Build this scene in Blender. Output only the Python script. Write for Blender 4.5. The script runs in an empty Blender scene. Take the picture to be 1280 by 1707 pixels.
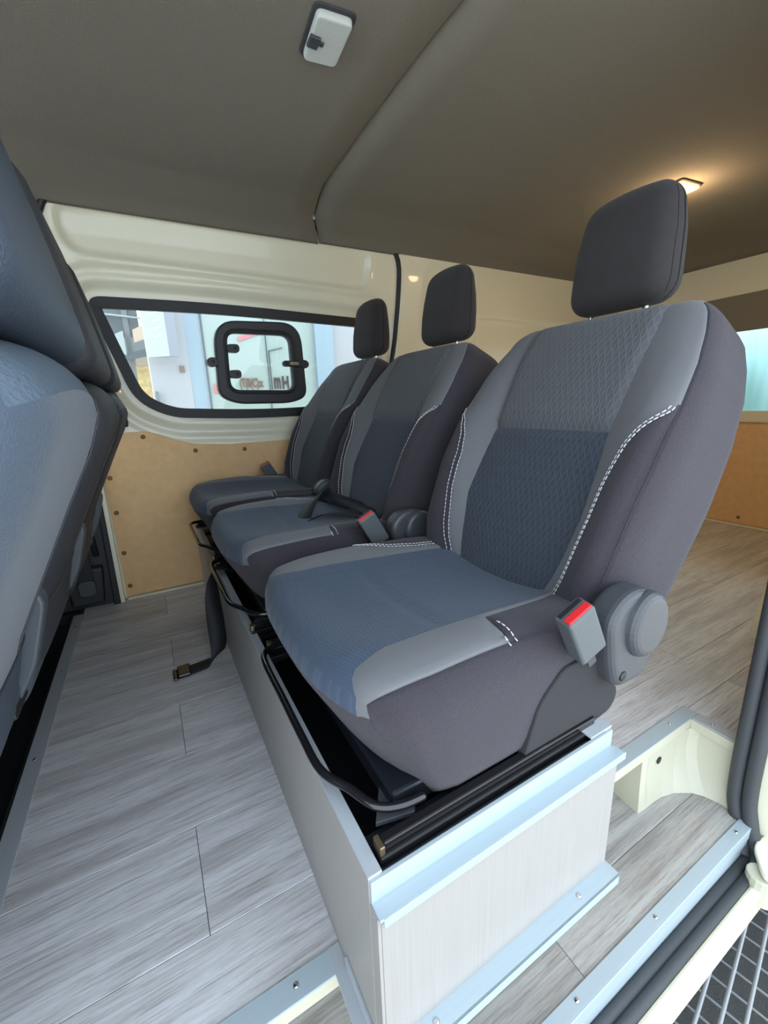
import bpy, math, random
import numpy as np
from mathutils import Vector, Matrix
random.seed(7)
S = bpy.context.scene
COL = S.collection

# ------------------------------------------------------------------ camera
cam = bpy.data.objects.new('camera', bpy.data.cameras.new('camera'))
COL.objects.link(cam)
cam.data.sensor_fit = 'HORIZONTAL'; cam.data.sensor_width = 36.0
cam.data.lens = 36.0 * 701.53 / 1280.0
cam.data.clip_start = 0.02
_r = Vector((0.87069535, -0.49062601, -0.03428879))
_d = Vector((-0.15226178, -0.20260717, -0.96735034))
_f = Vector((0.46766009, 0.84748832, -0.25111271))
cam.matrix_world = Matrix(((_r.x, -_d.x, -_f.x, 0), (_r.y, -_d.y, -_f.y, 0), (_r.z, -_d.z, -_f.z, 0.70), (0, 0, 0, 1)))
S.camera = cam

# ------------------------------------------------------------------ world, sun, exposure
W = bpy.data.worlds.new('sky'); S.world = W; W.use_nodes = True
bg = W.node_tree.nodes['Background']
bg.inputs['Color'].default_value = (0.76, 0.88, 1.0, 1)
bg.inputs['Strength'].default_value = 2.3
sun = bpy.data.objects.new('sun', bpy.data.lights.new('sun', 'SUN'))
COL.objects.link(sun)
sun.data.energy = 5.0; sun.data.angle = 0.02; sun.data.color = (1, .96, .88)
sun.rotation_euler = (math.radians(-3), math.radians(-12), 0)
S.view_settings.view_transform = 'Standard'
S.view_settings.look = 'None'
S.view_settings.gamma = 1.0
S.view_settings.use_curve_mapping = False
S.view_settings.exposure = 0.80
S.cycles.diffuse_bounces = 6

# ------------------------------------------------------------------ helpers
def mat(name, col, rough=.6, metal=0.0, bump=0.0, scale=400.0, var=0.0, vscale=6.0, spec=.5, sheen=0.0, emit=None, estr=0, coat=0):
    m = bpy.data.materials.new(name); m.use_nodes = True
    nt = m.node_tree; N = nt.nodes; L = nt.links
    b = N['Principled BSDF']
    b.inputs['Base Color'].default_value = (*col, 1)
    b.inputs['Roughness'].default_value = rough
    b.inputs['Metallic'].default_value = metal
    b.inputs['Specular IOR Level'].default_value = spec
    b.inputs['Sheen Weight'].default_value = sheen
    b.inputs['Coat Weight'].default_value = coat
    if emit:
        b.inputs['Emission Color'].default_value = (*emit, 1); b.inputs['Emission Strength'].default_value = estr
    tc = N.new('ShaderNodeTexCoord')
    if bump:
        n = N.new('ShaderNodeTexNoise'); n.inputs['Scale'].default_value = scale; n.inputs['Detail'].default_value = 2
        L.new(tc.outputs['Object'], n.inputs['Vector'])
        bp = N.new('ShaderNodeBump'); bp.inputs['Strength'].default_value = bump; bp.inputs['Distance'].default_value = .002
        L.new(n.outputs['Fac'], bp.inputs['Height']); L.new(bp.outputs['Normal'], b.inputs['Normal'])
    if var:
        n2 = N.new('ShaderNodeTexNoise'); n2.inputs['Scale'].default_value = vscale; n2.inputs['Detail'].default_value = 5
        L.new(tc.outputs['Object'], n2.inputs['Vector'])
        mx = N.new('ShaderNodeMix'); mx.data_type = 'RGBA'
        mx.inputs[6].default_value = (*[c * (1 - var) for c in col], 1)
        mx.inputs[7].default_value = (*[min(1, c * (1 + var)) for c in col], 1)
        L.new(n2.outputs['Fac'], mx.inputs[0]); L.new(mx.outputs[2], b.inputs['Base Color'])
    return m

def mathn(nt, op, a, b=None):
    n = nt.nodes.new('ShaderNodeMath'); n.operation = op
    for i, v in enumerate((a, b)):
        if v is None: continue
        if isinstance(v, (int, float)): n.inputs[i].default_value = v
        else: nt.links.new(v, n.inputs[i])
    return n.outputs[0]

def wave_fabric(name, col, hi, pitch=.0120, wl=.050, amp=.36, flip=False, bump=.6):
    """knitted cloth with fine sinuous ridges that cross into a net"""
    m = mat(name, col, .85, sheen=.15, spec=.25)
    nt = m.node_tree; N = nt.nodes; L = nt.links; b = N['Principled BSDF']
    uv = N.new('ShaderNodeUVMap'); sp = N.new('ShaderNodeSeparateXYZ'); L.new(uv.outputs[0], sp.inputs[0])
    nz = N.new('ShaderNodeTexNoise'); nz.inputs['Scale'].default_value = 9; L.new(uv.outputs[0], nz.inputs['Vector'])
    u, v = sp.outputs[0], sp.outputs[1]
    if flip: u, v = v, u
    u = mathn(nt, 'ADD', u, mathn(nt, 'MULTIPLY', nz.outputs['Fac'], .006))
    w = mathn(nt, 'MULTIPLY', mathn(nt, 'SINE', mathn(nt, 'MULTIPLY', v, 2 * math.pi / wl)), amp)
    uu = mathn(nt, 'MULTIPLY', u, 1.0 / pitch)
    r = []
    for sg in (1, -1):
        ph = mathn(nt, 'ADD', uu, mathn(nt, 'MULTIPLY', w, sg))
        s_ = mathn(nt, 'ABSOLUTE', mathn(nt, 'SINE', mathn(nt, 'MULTIPLY', ph, math.pi)))
        r.append(mathn(nt, 'POWER', mathn(nt, 'SUBTRACT', 1.0, s_), 3.0))
    ridge = mathn(nt, 'MAXIMUM', r[0], r[1])
    fine = N.new('ShaderNodeTexNoise'); fine.inputs['Scale'].default_value = 900; L.new(uv.outputs[0], fine.inputs['Vector'])
    h = mathn(nt, 'ADD', ridge, mathn(nt, 'MULTIPLY', fine.outputs['Fac'], .5))
    bp = N.new('ShaderNodeBump'); bp.inputs['Strength'].default_value = bump; bp.inputs['Distance'].default_value = .0015
    L.new(h, bp.inputs['Height']); L.new(bp.outputs['Normal'], b.inputs['Normal'])
    mx = N.new('ShaderNodeMix'); mx.data_type = 'RGBA'
    mx.inputs[6].default_value = (*col, 1); mx.inputs[7].default_value = (*hi, 1)
    L.new(mathn(nt, 'MULTIPLY', ridge, .6), mx.inputs[0]); L.new(mx.outputs[2], b.inputs['Base Color'])
    return m

def wood(name, light, dark, streak):
    m = bpy.data.materials.new(name); m.use_nodes = True
    nt = m.node_tree; N = nt.nodes; L = nt.links; b = N['Principled BSDF']
    b.inputs['Roughness'].default_value = .42; b.inputs['Specular IOR Level'].default_value = .45
    g = N.new('ShaderNodeNewGeometry'); oi = N.new('ShaderNodeObjectInfo')
    add = N.new('ShaderNodeVectorMath'); add.operation = 'ADD'
    sc = N.new('ShaderNodeVectorMath'); sc.operation = 'SCALE'; sc.inputs[3].default_value = 7.0
    cm = N.new('ShaderNodeCombineXYZ'); L.new(oi.outputs['Random'], cm.inputs[0]); L.new(oi.outputs['Random'], cm.inputs[1])
    L.new(cm.outputs[0], sc.inputs[0]); L.new(g.outputs['Position'], add.inputs[0]); L.new(sc.outputs[0], add.inputs[1])
    def noise(sx, sy, scale, det, dist=0.0):
        mp = N.new('ShaderNodeMapping'); mp.inputs['Scale'].default_value = (sx, sy, 1)
        L.new(add.outputs[0], mp.inputs[0])
        n = N.new('ShaderNodeTexNoise'); n.inputs['Scale'].default_value = scale; n.inputs['Detail'].default_value = det
        n.inputs['Distortion'].default_value = dist; n.inputs['Roughness'].default_value = .62
        L.new(mp.outputs[0], n.inputs['Vector']); return n.outputs['Fac']
    broad = noise(.7, 9.0, 2.6, 6, .3); fine = noise(1.0, 26.0, 11, 5, .2); grain = noise(1.0, 30.0, 60, 3)
    cr = N.new('ShaderNodeValToRGB'); e = cr.color_ramp.elements
    e[0].position = .36; e[0].color = (*dark, 1); e[1].position = .58; e[1].color = (*light, 1)
    L.new(broad, cr.inputs[0])
    cr2 = N.new('ShaderNodeValToRGB'); e = cr2.color_ramp.elements
    e[0].position = .30; e[0].color = (1, 1, 1, 1); e[1].position = .52; e[1].color = (0, 0, 0, 1)
    L.new(fine, cr2.inputs[0])
    mx = N.new('ShaderNodeMix'); mx.data_type = 'RGBA'; mx.inputs[7].default_value = (*streak, 1)
    L.new(mathn(nt, 'MULTIPLY', cr2.outputs[0], .75), mx.inputs[0]); L.new(cr.outputs[0], mx.inputs[6])
    mx2 = N.new('ShaderNodeMix'); mx2.data_type = 'RGBA'; mx2.blend_type = 'MULTIPLY'; mx2.inputs[0].default_value = .5
    L.new(mx.outputs[2], mx2.inputs[6])
    cr3 = N.new('ShaderNodeValToRGB'); e = cr3.color_ramp.elements
    e[0].position = .25; e[0].color = (.55, .55, .55, 1); e[1].position = .7; e[1].color = (1.15, 1.15, 1.15, 1)
    L.new(grain, cr3.inputs[0]); L.new(cr3.outputs[0], mx2.inputs[7])
    L.new(mx2.outputs[2], b.inputs['Base Color'])
    bp = N.new('ShaderNodeBump'); bp.inputs['Strength'].default_value = .25; bp.inputs['Distance'].default_value = .001
    L.new(grain, bp.inputs['Height']); L.new(bp.outputs['Normal'], b.inputs['Normal'])
    return m

def brushed(name, col, rough, metal, axis=2, amt=.12, bump=.15):
    """streaked laminate or metal; streaks run along the given axis"""
    m = mat(name, col, rough, metal)
    nt = m.node_tree; N = nt.nodes; L = nt.links; b = N['Principled BSDF']
    tc = N.new('ShaderNodeTexCoord'); mp = N.new('ShaderNodeMapping')
    s = [260, 260, 260]; s[axis] = 6; mp.inputs['Scale'].default_value = s
    L.new(tc.outputs['Object'], mp.inputs[0])
    n = N.new('ShaderNodeTexNoise'); n.inputs['Scale'].default_value = 1.0; n.inputs['Detail'].default_value = 3
    L.new(mp.outputs[0], n.inputs['Vector'])
    mx = N.new('ShaderNodeMix'); mx.data_type = 'RGBA'
    mx.inputs[6].default_value = (*[c * (1 - amt) for c in col], 1); mx.inputs[7].default_value = (*[min(1, c * (1 + amt)) for c in col], 1)
    L.new(n.outputs['Fac'], mx.inputs[0]); L.new(mx.outputs[2], b.inputs['Base Color'])
    bp = N.new('ShaderNodeBump'); bp.inputs['Strength'].default_value = bump; bp.inputs['Distance'].default_value = .001
    L.new(n.outputs['Fac'], bp.inputs['Height']); L.new(bp.outputs['Normal'], b.inputs['Normal'])
    return m

M = {}
M['fab_dark'] = mat('charcoal_side_cloth', (.042, .037, .046), .9, bump=.8, scale=700, sheen=.12, spec=.2, var=.22, vscale=420)
M['fab_mid'] = wave_fabric('net_cloth_blue', (.034, .044, .062), (.078, .092, .116))
M['fab_up'] = wave_fabric('net_cloth_grey', (.082, .088, .098), (.150, .155, .165))
M['fab_seat'] = wave_fabric('net_cloth_cushion', (.044, .068, .108), (.072, .100, .148), flip=True, pitch=.006, wl=.05, amp=.5, bump=.45)
M['fab_grey'] = mat('light_grey_cloth', (.135, .138, .148), .75, bump=.4, scale=1100, sheen=.15, spec=.3)
M['head'] = mat('headrest_cloth', (.036, .032, .033), .85, bump=.5, scale=900, sheen=.12, spec=.25, var=.12, vscale=80)
M['thread'] = mat('white_thread', (.62, .62, .64), .7)
M['carpet'] = mat('charcoal_carpet', (.030, .030, .033), .95, bump=1.0, scale=700, var=.3, vscale=500)
M['plastic'] = mat('dark_grey_plastic', (.050, .054, .062), .42, bump=.15, scale=700)
M['buckle'] = mat('grey_buckle_plastic', (.085, .098, .105), .38)
M['red'] = mat('red_release_plastic', (.62, .02, .025), .35)
M['chrome'] = mat('chrome', (.7, .7, .72), .18, 1)
M['blackmetal'] = mat('black_painted_metal', (.012, .012, .014), .22, .3, coat=.4)
M['innerblack'] = mat('black_sheet_metal', (.012, .015, .020), .30, .2)
M['gold'] = mat('zinc_plated_steel', (.30, .24, .14), .4, .9)
M['strap'] = mat('black_webbing', (.012, .013, .018), .65, bump=.4, scale=500)
M['lam'] = brushed('grey_laminate_board', (.315, .30, .285), .45, .0, 2, .10)
M['alu'] = brushed('aluminium_angle', (.36, .43, .47), .45, .10, 0, .05, .05)
M['alu_y'] = brushed('aluminium_strip', (.40, .43, .46), .45, .15, 1, .05, .05)
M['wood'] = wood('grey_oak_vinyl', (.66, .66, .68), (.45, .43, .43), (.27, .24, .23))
M['cream'] = mat('cream_body_paint', (.80, .77, .60), .32, var=.03, vscale=3, coat=.3)
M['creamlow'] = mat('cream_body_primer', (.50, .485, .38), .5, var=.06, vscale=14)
M['ceil'] = mat('taupe_headliner', (.225, .203, .168), .95, bump=.5, scale=600, var=.12, vscale=260)
M['seal'] = mat('black_rubber_seal', (.012, .012, .013), .5, bump=.2, scale=600)
M['greyrub'] = mat('grey_rubber_seal', (.045, .050, .056), .6, bump=.2, scale=400)
M['mdf'] = mat('tan_hardboard', (.78, .50, .25), .7, bump=.4, scale=500, var=.14, vscale=35)
M['rivet'] = mat('brown_rivet', (.22, .105, .04), .45)
M['trim'] = mat('black_moulded_trim', (.016, .017, .020), .45, bump=.2, scale=500)
M['fseat'] = mat('blue_grey_seat_cloth', (.046, .065, .094), .85, bump=.6, scale=700, sheen=.2, var=.08, vscale=120)
M['fvinyl'] = mat('blue_grey_vinyl', (.048, .066, .094), .55, bump=.5, scale=450)
M['fdark'] = mat('dark_grey_vinyl', (.040, .042, .050), .6, bump=.4, scale=500)
M['fplastic'] = mat('blue_grey_moulded_plastic', (.058, .072, .088), .38, bump=.15, scale=500)
M['lens'] = mat('frosted_lamp_lens', (.62, .66, .64), .35, bump=.3, scale=250)
M['glow'] = mat('lit_amber_lens', (.9, .5, .2), .4, emit=(1, .36, .08), estr=5)
M['wallout'] = mat('white_painted_render', (.34, .33, .35), .8, var=.03, vscale=2)
M['wallgreen'] = mat('pale_green_sheet', (.29, .335, .315), .5)
M['wallblue'] = mat('pale_blue_panel', (.25, .31, .37), .6)
M['dark_out'] = mat('dark_soffit', (.06, .07, .08), .7)
M['beam'] = mat('grey_steel_beam', (.12, .13, .13), .6, var=.3, vscale=10)
M['signface'] = mat('white_sign_face', (.30, .34, .33), .4)
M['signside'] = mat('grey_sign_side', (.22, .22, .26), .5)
M['signbar'] = mat('faded_print', (.62, .68, .70), .6)
M['peach'] = mat('peach_sign_face', (.50, .37, .26), .6)
M['straw'] = mat('yellow_foliage_wall', (.60, .42, .16), .9, var=.7, vscale=25)
M['letter'] = mat('brown_lettering', (.06, .032, .036), .6)
M['letter2'] = mat('tan_lettering', (.17, .09, .06), .6)
M['pink'] = mat('faded_red_print', (.50, .14, .15), .6)
M['bluecur'] = mat('pale_blue_corrugated_sheet', (.40, .62, .68), .45, .1)
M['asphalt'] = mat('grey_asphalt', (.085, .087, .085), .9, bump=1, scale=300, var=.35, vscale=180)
M['concrete'] = mat('pale_bounce_concrete', (.44, .43, .41), .9, bump=.5, scale=200, var=.1, vscale=5)
M['steel'] = mat('galvanised_mesh', (.30, .31, .32), .5, .2)
M['wood_dimmed'] = wood('grey_oak_vinyl_dimmed', (.43, .42, .40), (.27, .245, .23), (.17, .15, .135))  # same oak, colour darkened to offset the strong doorway light on the step
M['subfloor'] = mat('dark_subfloor', (.05, .045, .04), .8)
def glassmat():
    m = bpy.data.materials.new('window_glass'); m.use_nodes = True
    nt = m.node_tree; N = nt.nodes; N.remove(N['Principled BSDF'])
    g = N.new('ShaderNodeBsdfGlossy'); g.inputs['Roughness'].default_value = .02
    t = N.new('ShaderNodeBsdfTransparent'); t.inputs['Color'].default_value = (.93, .97, .96, 1)
    fr = N.new('ShaderNodeFresnel'); fr.inputs['IOR'].default_value = 1.35
    mx = N.new('ShaderNodeMixShader'); nt.links.new(fr.outputs[0], mx.inputs[0])
    nt.links.new(t.outputs[0], mx.inputs[1]); nt.links.new(g.outputs[0], mx.inputs[2])
    nt.links.new(mx.outputs[0], N['Material Output'].inputs['Surface'])
    return m
M['glass'] = glassmat()

class MB:
    def __init__(s): s.v = []; s.f = []; s.m = []
    def add(s, verts, faces, mi=0):
        o = len(s.v); s.v += [tuple(p) for p in verts]
        s.f += [tuple(i + o for i in f) for f in faces]; s.m += [mi] * len(faces); return s
    def box(s, x0, x1, y0, y1, z0, z1, mi=0):
        v = [(x, y, z) for z in (z0, z1) for y in (y0, y1) for x in (x0, x1)]
        return s.add(v, [(0, 2, 3, 1), (4, 5, 7, 6), (0, 1, 5, 4), (2, 6, 7, 3), (0, 4, 6, 2), (1, 3, 7, 5)], mi)
    def prism(s, poly, fn, a, b, mi=0):
        """poly: 2-D points; fn(u,v,w) -> 3-D; extruded from w=a to w=b"""
        n = len(poly)
        v = [fn(u, w_, a) for u, w_ in poly] + [fn(u, w_, b) for u, w_ in poly]
        f = [tuple(range(n))[::-1], tuple(range(n, 2 * n))] + [(i, (i + 1) % n, n + (i + 1) % n, n + i) for i in range(n)]
        return s.add(v, f, mi)
    def tube(s, pts, r, seg=10, closed=False, mi=0, flat=1.0, cap=True):
        pts = [Vector(p) for p in pts]; n = len(pts); vs = []; up = None
        for i, p in enumerate(pts):
            a = pts[(i - 1) % n] if (closed or i > 0) else p
            b = pts[(i + 1) % n] if (closed or i < n - 1) else p
            t = (b - a).normalized()
            if up is None:
                up = Vector((0, 0, 1)) if abs(t.z) < .9 else Vector((0, 1, 0))
            up = (up - t * up.dot(t)).normalized(); sd = t.cross(up)
            rr = r[i] if isinstance(r, (list, tuple)) else r
            for k in range(seg):
                an = 2 * math.pi * k / seg
                vs.append(p + up * math.cos(an) * rr + sd * math.sin(an) * rr * flat)
        f = []
        for i in range(n if closed else n - 1):
            j = (i + 1) % n
            for k in range(seg):
                k2 = (k + 1) % seg
                f.append((i * seg + k, i * seg + k2, j * seg + k2, j * seg + k))
        if not closed and cap:
            f.append(tuple(range(seg))[::-1]); f.append(tuple((n - 1) * seg + k for k in range(seg)))
        return s.add(vs, f, mi)
    def dome(s, c, n, r, h=.5, seg=10, rings=3, mi=0):
        c = Vector(c); n = Vector(n).normalized()
        t = n.cross(Vector((0, 0, 1)) if abs(n.z) < .9 else Vector((1, 0, 0))).normalized(); b = n.cross(t)
        vs = []; f = []
        for i in range(rings):
            a = math.pi / 2 * i / rings
            for k in range(seg):
                an = 2 * math.pi * k / seg
                vs.append(c + (t * math.cos(an) + b * math.sin(an)) * r * math.cos(a) + n * r * h * math.sin(a))
        vs.append(c + n * r * h)
        for i in range(rings - 1):
            for k in range(seg):
                k2 = (k + 1) % seg; f.append((i * seg + k, i * seg + k2, (i + 1) * seg + k2, (i + 1) * seg + k))
        for k in range(seg): f.append(((rings - 1) * seg + k, (rings - 1) * seg + (k + 1) % seg, len(vs) - 1))
        f.append(tuple(range(seg))[::-1])
        return s.add(vs, f, mi)

def link_mesh(name, v, f, m, parent=None, smooth=False, bevel=0, mi=None, uv=None, seg=2):
    me = bpy.data.meshes.new(name); me.from_pydata([tuple(p) for p in v], [], f)
    for mm in (m if isinstance(m, (list, tuple)) else [m]): me.materials.append(mm)
    if mi is not None: me.polygons.foreach_set('material_index', mi)
    if uv is not None:
        l = me.uv_layers.new(name='UVMap'); li = np.zeros(len(me.loops), int); me.loops.foreach_get('vertex_index', li)
        l.data.foreach_set('uv', np.array(uv, float)[li].ravel())
    if smooth: me.polygons.foreach_set('use_smooth', [True] * len(me.polygons))
    me.update()
    o = bpy.data.objects.new(name, me); COL.objects.link(o)
    if bevel:
        b = o.modifiers.new('bevel', 'BEVEL'); b.width = bevel; b.segments = seg; b.limit_method = 'ANGLE'; b.angle_limit = math.radians(40)
    if parent: o.parent = parent
    return o
def obj(name, mb, m, parent=None, smooth=False, bevel=0, seg=2):
    return link_mesh(name, mb.v, mb.f, m, parent, smooth, bevel, mb.m if isinstance(m, (list, tuple)) else None, seg=seg)
def tag(o, label=None, cat=None, group=None, kind=None):
    if label: o['label'] = label
    if cat: o['category'] = cat
    if group: o['group'] = group
    if kind: o['kind'] = kind
    return o
def struct(o, label, cat):
    return tag(o, label, cat, kind='structure')
def empty(name, loc=(0, 0, 0)):
    o = bpy.data.objects.new(name, None); o.location = loc; COL.objects.link(o); o.empty_display_size = .05; return o

def bake(root, loc):
    """part meshes were drawn in place: shift them so that they hang on the root's own origin"""
    d = Matrix.Translation(-Vector(loc))
    for o in root.children_recursive:
        if o.type == 'MESH': o.data.transform(d)

def catmull(pts, n=8, closed=False):
    P = [np.array(p, float) for p in pts]; out = []; N = len(P)
    rng = range(N if closed else N - 1)
    for i in rng:
        p0 = P[(i - 1) % N] if (closed or i > 0) else P[0]; p1 = P[i]
        p2 = P[(i + 1) % N]; p3 = P[(i + 2) % N] if (closed or i < N - 2) else P[-1]
        for k in range(n):
            t = k / n
            out.append(.5 * ((2 * p1) + (-p0 + p2) * t + (2 * p0 - 5 * p1 + 4 * p2 - p3) * t * t + (-p0 + 3 * p1 - 3 * p2 + p3) * t ** 3))
    if not closed: out.append(P[-1])
    return out
def round_poly(pts, r, n=6):
    """rounds the corners of a 2-D polygon; r may be a list"""
    out = []; N = len(pts)
    for i in range(N):
        p = np.array(pts[i], float); a = np.array(pts[i - 1], float) - p; b = np.array(pts[(i + 1) % N], float) - p
        rr = r[i] if isinstance(r, (list, tuple)) else r
        la, lb = np.hypot(*a), np.hypot(*b); k = min(rr, la * .48, lb * .48)
        A = p + a / la * k; B = p + b / lb * k
        for j in range(n + 1):
            t = j / n; out.append(tuple((1 - t) ** 2 * A + 2 * t * (1 - t) * p + t * t * B))
    return out
def sstep(a, b, x):
    t = np.clip((np.asarray(x, float) - a) / (b - a), 0, 1); return t * t * (3 - 2 * t)
def interp(x, pts):
    return float(np.interp(x, [p[0] for p in pts], [p[1] for p in pts]))

def sdist(px, pz, poly):
    """signed distance of point arrays to a closed polygon (negative inside)"""
    d = np.full(px.shape, 1e9); ins = np.zeros(px.shape, bool); n = len(poly)
    for i in range(n):
        ax, az = poly[i]; bx, bz = poly[(i + 1) % n]
        ex, ez = bx - ax, bz - az; L2 = ex * ex + ez * ez
        if L2 < 1e-12: continue
        t = np.clip(((px - ax) * ex + (pz - az) * ez) / L2, 0, 1)
        d = np.minimum(d, np.hypot(px - ax - t * ex, pz - az - t * ez))
        c = ((az > pz) != (bz > pz))
        with np.errstate(divide='ignore', invalid='ignore'):
            xi = ax + (pz - az) / (bz - az + 1e-15) * ex
        ins ^= c & (px < xi)
    return np.where(ins, -d, d)

# ------------------------------------------------------------------ far wall with the sliding-door relief
def ybase(z):
    return np.interp(z, [-.2, .55, .66, 1.06, 1.25, 1.40], [1.812, 1.812, 1.800, 1.778, 1.755, 1.720])
WIN = round_poly([(-.108, 1.075), (.30, 1.082), (.965, 1.062), (.975, .665), (.42, .655), (.10, .672), (-.01, .735)],
                 [.055, .3, .05, .08, .2, .14, .16], 7)
def offset_in(poly, d):
    n = len(poly); out = []
    P = [np.array(p) for p in poly]
    area = sum(P[i][0] * P[(i + 1) % n][1] - P[(i + 1) % n][0] * P[i][1] for i in range(n))
    sg = 1 if area > 0 else -1
    for i in range(n):
        t = P[(i + 1) % n] - P[i - 1]; t = t / (np.hypot(*t) + 1e-12)
        out.append(tuple(P[i] + sg * d * np.array([-t[1], t[0]])))
    return out
DOOR = round_poly([(-.215, -.3), (-.180, 1.05), (-.185, 1.352), (.22, 1.372), (1.085, 1.352), (1.085, 1.10), (1.02, .60), (1.0, -.3)],
                  [.01, .2, .13, .3, .12, .25, .3, .01], 7)
RECESS = round_poly([(-.148, 1.320), (.22, 1.328), (.945, 1.318), (.925, 1.165), (.40, 1.180), (-.125, 1.190)], [.06, .2, .06, .06, .2, .06], 6)
REAR1 = round_poly([(1.54, 1.098), (2.30, 1.098), (2.30, .66), (1.54, .66)], .03, 4)
REAR2 = round_poly([(1.22, 1.30), (1.40, 1.30), (1.36, .62), (1.16, .62)], .05, 4)
def wall_y(X, Z):
    y = ybase(Z)
    dw = sdist(X, Z, WIN); dr = sdist(X, Z, RECESS); dd = sdist(X, Z, DOOR)
    y = y + .016 * (1 - sstep(.020, .045, dw)) + .012 * (1 - sstep(.075, .100, dw)) - .004 * np.exp(-((dw - .055) / .008) ** 2)
    y = y + .013 * (1 - sstep(-.018, .006, dr)) - .003 * np.exp(-((dr - .010) / .006) ** 2)
    y = y - .012 * sstep(.0, .012, dd)
    d1 = sdist(X, Z, REAR1); d2 = sdist(X, Z, REAR2)
    y = y + .008 * (1 - sstep(-.008, .004, d1)) + .006 * (1 - sstep(-.02, .004, d2))
    return y
xs = np.arange(-1.30, 2.7001, .009); zs = np.arange(-.02, 1.385, .009)
GX, GZ = np.meshgrid(xs, zs); GY = wall_y(GX, GZ)
nx, nz = len(xs), len(zs)
cxx = (GX[:-1, :-1] + GX[1:, 1:]) / 2; czz = (GZ[:-1, :-1] + GZ[1:, 1:]) / 2
cd = sdist(cxx, czz, WIN)
dd_ = sdist(cxx, czz, DOOR)
verts = np.stack([GX.ravel(), GY.ravel(), GZ.ravel()], 1)
fin, mid = [], []
for j in range(nz - 1):
    for i in range(nx - 1):
        if cd[j, i] < -.012: continue
        if -1.22 < cxx[j, i] < -.60 and .66 < czz[j, i] < 1.22: continue      # unseen cab side window, opened to let more daylight in
        fin.append((j * nx + i, j * nx + i + 1, (j + 1) * nx + i + 1, (j + 1) * nx + i))
        mid.append(1 if (cxx[j, i] < 0 and dd_[j, i] > 0) else 0)
w = link_mesh('wall_left', verts, fin, [M['cream'], M['ceil']], smooth=True, mi=mid)
struct(w, 'cream painted van side wall and sliding door panel with pressed ridges', 'wall')
# trims lying on the wall
seal = MB(); pts = [(x, float(wall_y(np.array([x]), np.array([z]))[0]) - .004, z) for x, z in DOOR]
pts = [p for p in pts if p[2] > -.02]
k0 = min(range(len(pts)), key=lambda i: pts[i][2] + (100 if pts[i][0] > .5 else 0))
seal.tube(pts, .0105, 8)
tag(obj('trim_1', seal, M['seal'], smooth=True), 'black rubber seal looping round the far sliding door', 'seal', kind='structure')

# window_1: frame ring, glass, vent
win = empty('window_1', (0.4, 1.80, .66)); tag(win, 'long side window with black rubber border in the far door', 'window', kind='structure')
def ring(outer, inner, yo, thick, name, m, parent, bev=0, smooth=True):
    n = len(outer); v = []
    for (x, z) in outer: v.append((x, yo(x, z), z))
    for (x, z) in inner: v.append((x, yo(x, z), z))
    for (x, z) in outer: v.append((x, yo(x, z) + thick, z))
    for (x, z) in inner: v.append((x, yo(x, z) + thick, z))
    f = []
    for i in range(n):
        j = (i + 1) % n
        f += [(i, j, n + j, n + i), (2 * n + i, 3 * n + i, 3 * n + j, 2 * n + j), (i, 2 * n + i, 2 * n + j, j), (n + i, n + j, 3 * n + j, 3 * n + i)]
    o = link_mesh(name, v, f, m, parent, False, bev); return o
yw = lambda x, z: float(ybase(z)) + .019
WI = offset_in(WIN, .036)
fr = ring(WIN, WI, lambda x, z: yw(x, z), .02, 'window_frame', M['seal'], win, .004)
win_children = [fr]
n = len(WI); yg = lambda x, z: yw(x, z) + .014
v = [(x, yg(x, z), z) for x, z in WI] + [(x, yg(x, z) + .003, z) for x, z in WI]
pane = link_mesh('pane', v, [tuple(range(n)), tuple(range(n, 2 * n))[::-1]] + [(i, (i + 1) % n, n + (i + 1) % n, n + i) for i in range(n)], M['glass'], win)
win_children.append(pane)
# vent
VO = round_poly([(.285, 1.020), (.622, 1.028), (.635, .735), (.560, .712), (.345, .715), (.275, .745)], [.085, .085, .09, .06, .06, .09], 7)
VI = round_poly([(.330, .978), (.572, .977), (.577, .765), (.325, .770)], [.035, .035, .035, .035], 7)
# resample both to the same count
def resample(poly, n):
    P = np.array(list(poly) + [poly[0]]); d = np.r_[0, np.cumsum(np.hypot(*np.diff(P, axis=0).T))]
    t = np.linspace(0, d[-1], n, endpoint=False); return [(float(np.interp(q, d, P[:, 0])), float(np.interp(q, d, P[:, 1]))) for q in t]
cx_, cz_ = .452, .872
def by_angle(poly, n):
    P = resample(poly, 720); out = []
    A = [math.atan2(z - cz_, x - cx_) for x, z in P]
    for k in range(n):
        a = -math.pi + 2 * math.pi * k / n
        i = min(range(len(P)), key=lambda q: abs(((A[q] - a + math.pi) % (2 * math.pi)) - math.pi)); out.append(P[i])
    return out
vent = ring(by_angle(VO, 96), by_angle(VI, 96), lambda x, z: yw(x, z) - .022, .034, 'vent_frame', M['trim'], win, .006)
win_children.append(vent)
b_ = MB()
P3 = [(x, yw(x, z) - .024, z) for x, z in by_angle(offset_in(VI, -.012), 60)]
b_.tube(P3, .004, 6, closed=True)
win_children.append(obj('vent_gasket', b_, M['seal'], win, True))
for (x, z, rx) in ((.352, .922, 1), (.350, .828, 1)):
    k = MB(); y0 = yw(x, z) - .030
    P = round_poly([(x - .03, z - .014), (x + .018, z - .016), (x + .018, z + .016), (x - .03, z + .014)], .015, 4)
    k.prism(P, lambda u, v_, w_: (u, w_, v_), y0, y0 + .03)
    k.dome((x + .002, y0, z), (0, -1, 0), .006, .5, 10, 3)
    win_children.append(obj('vent_hinge', k, M['trim'], win, False, .002))
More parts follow.
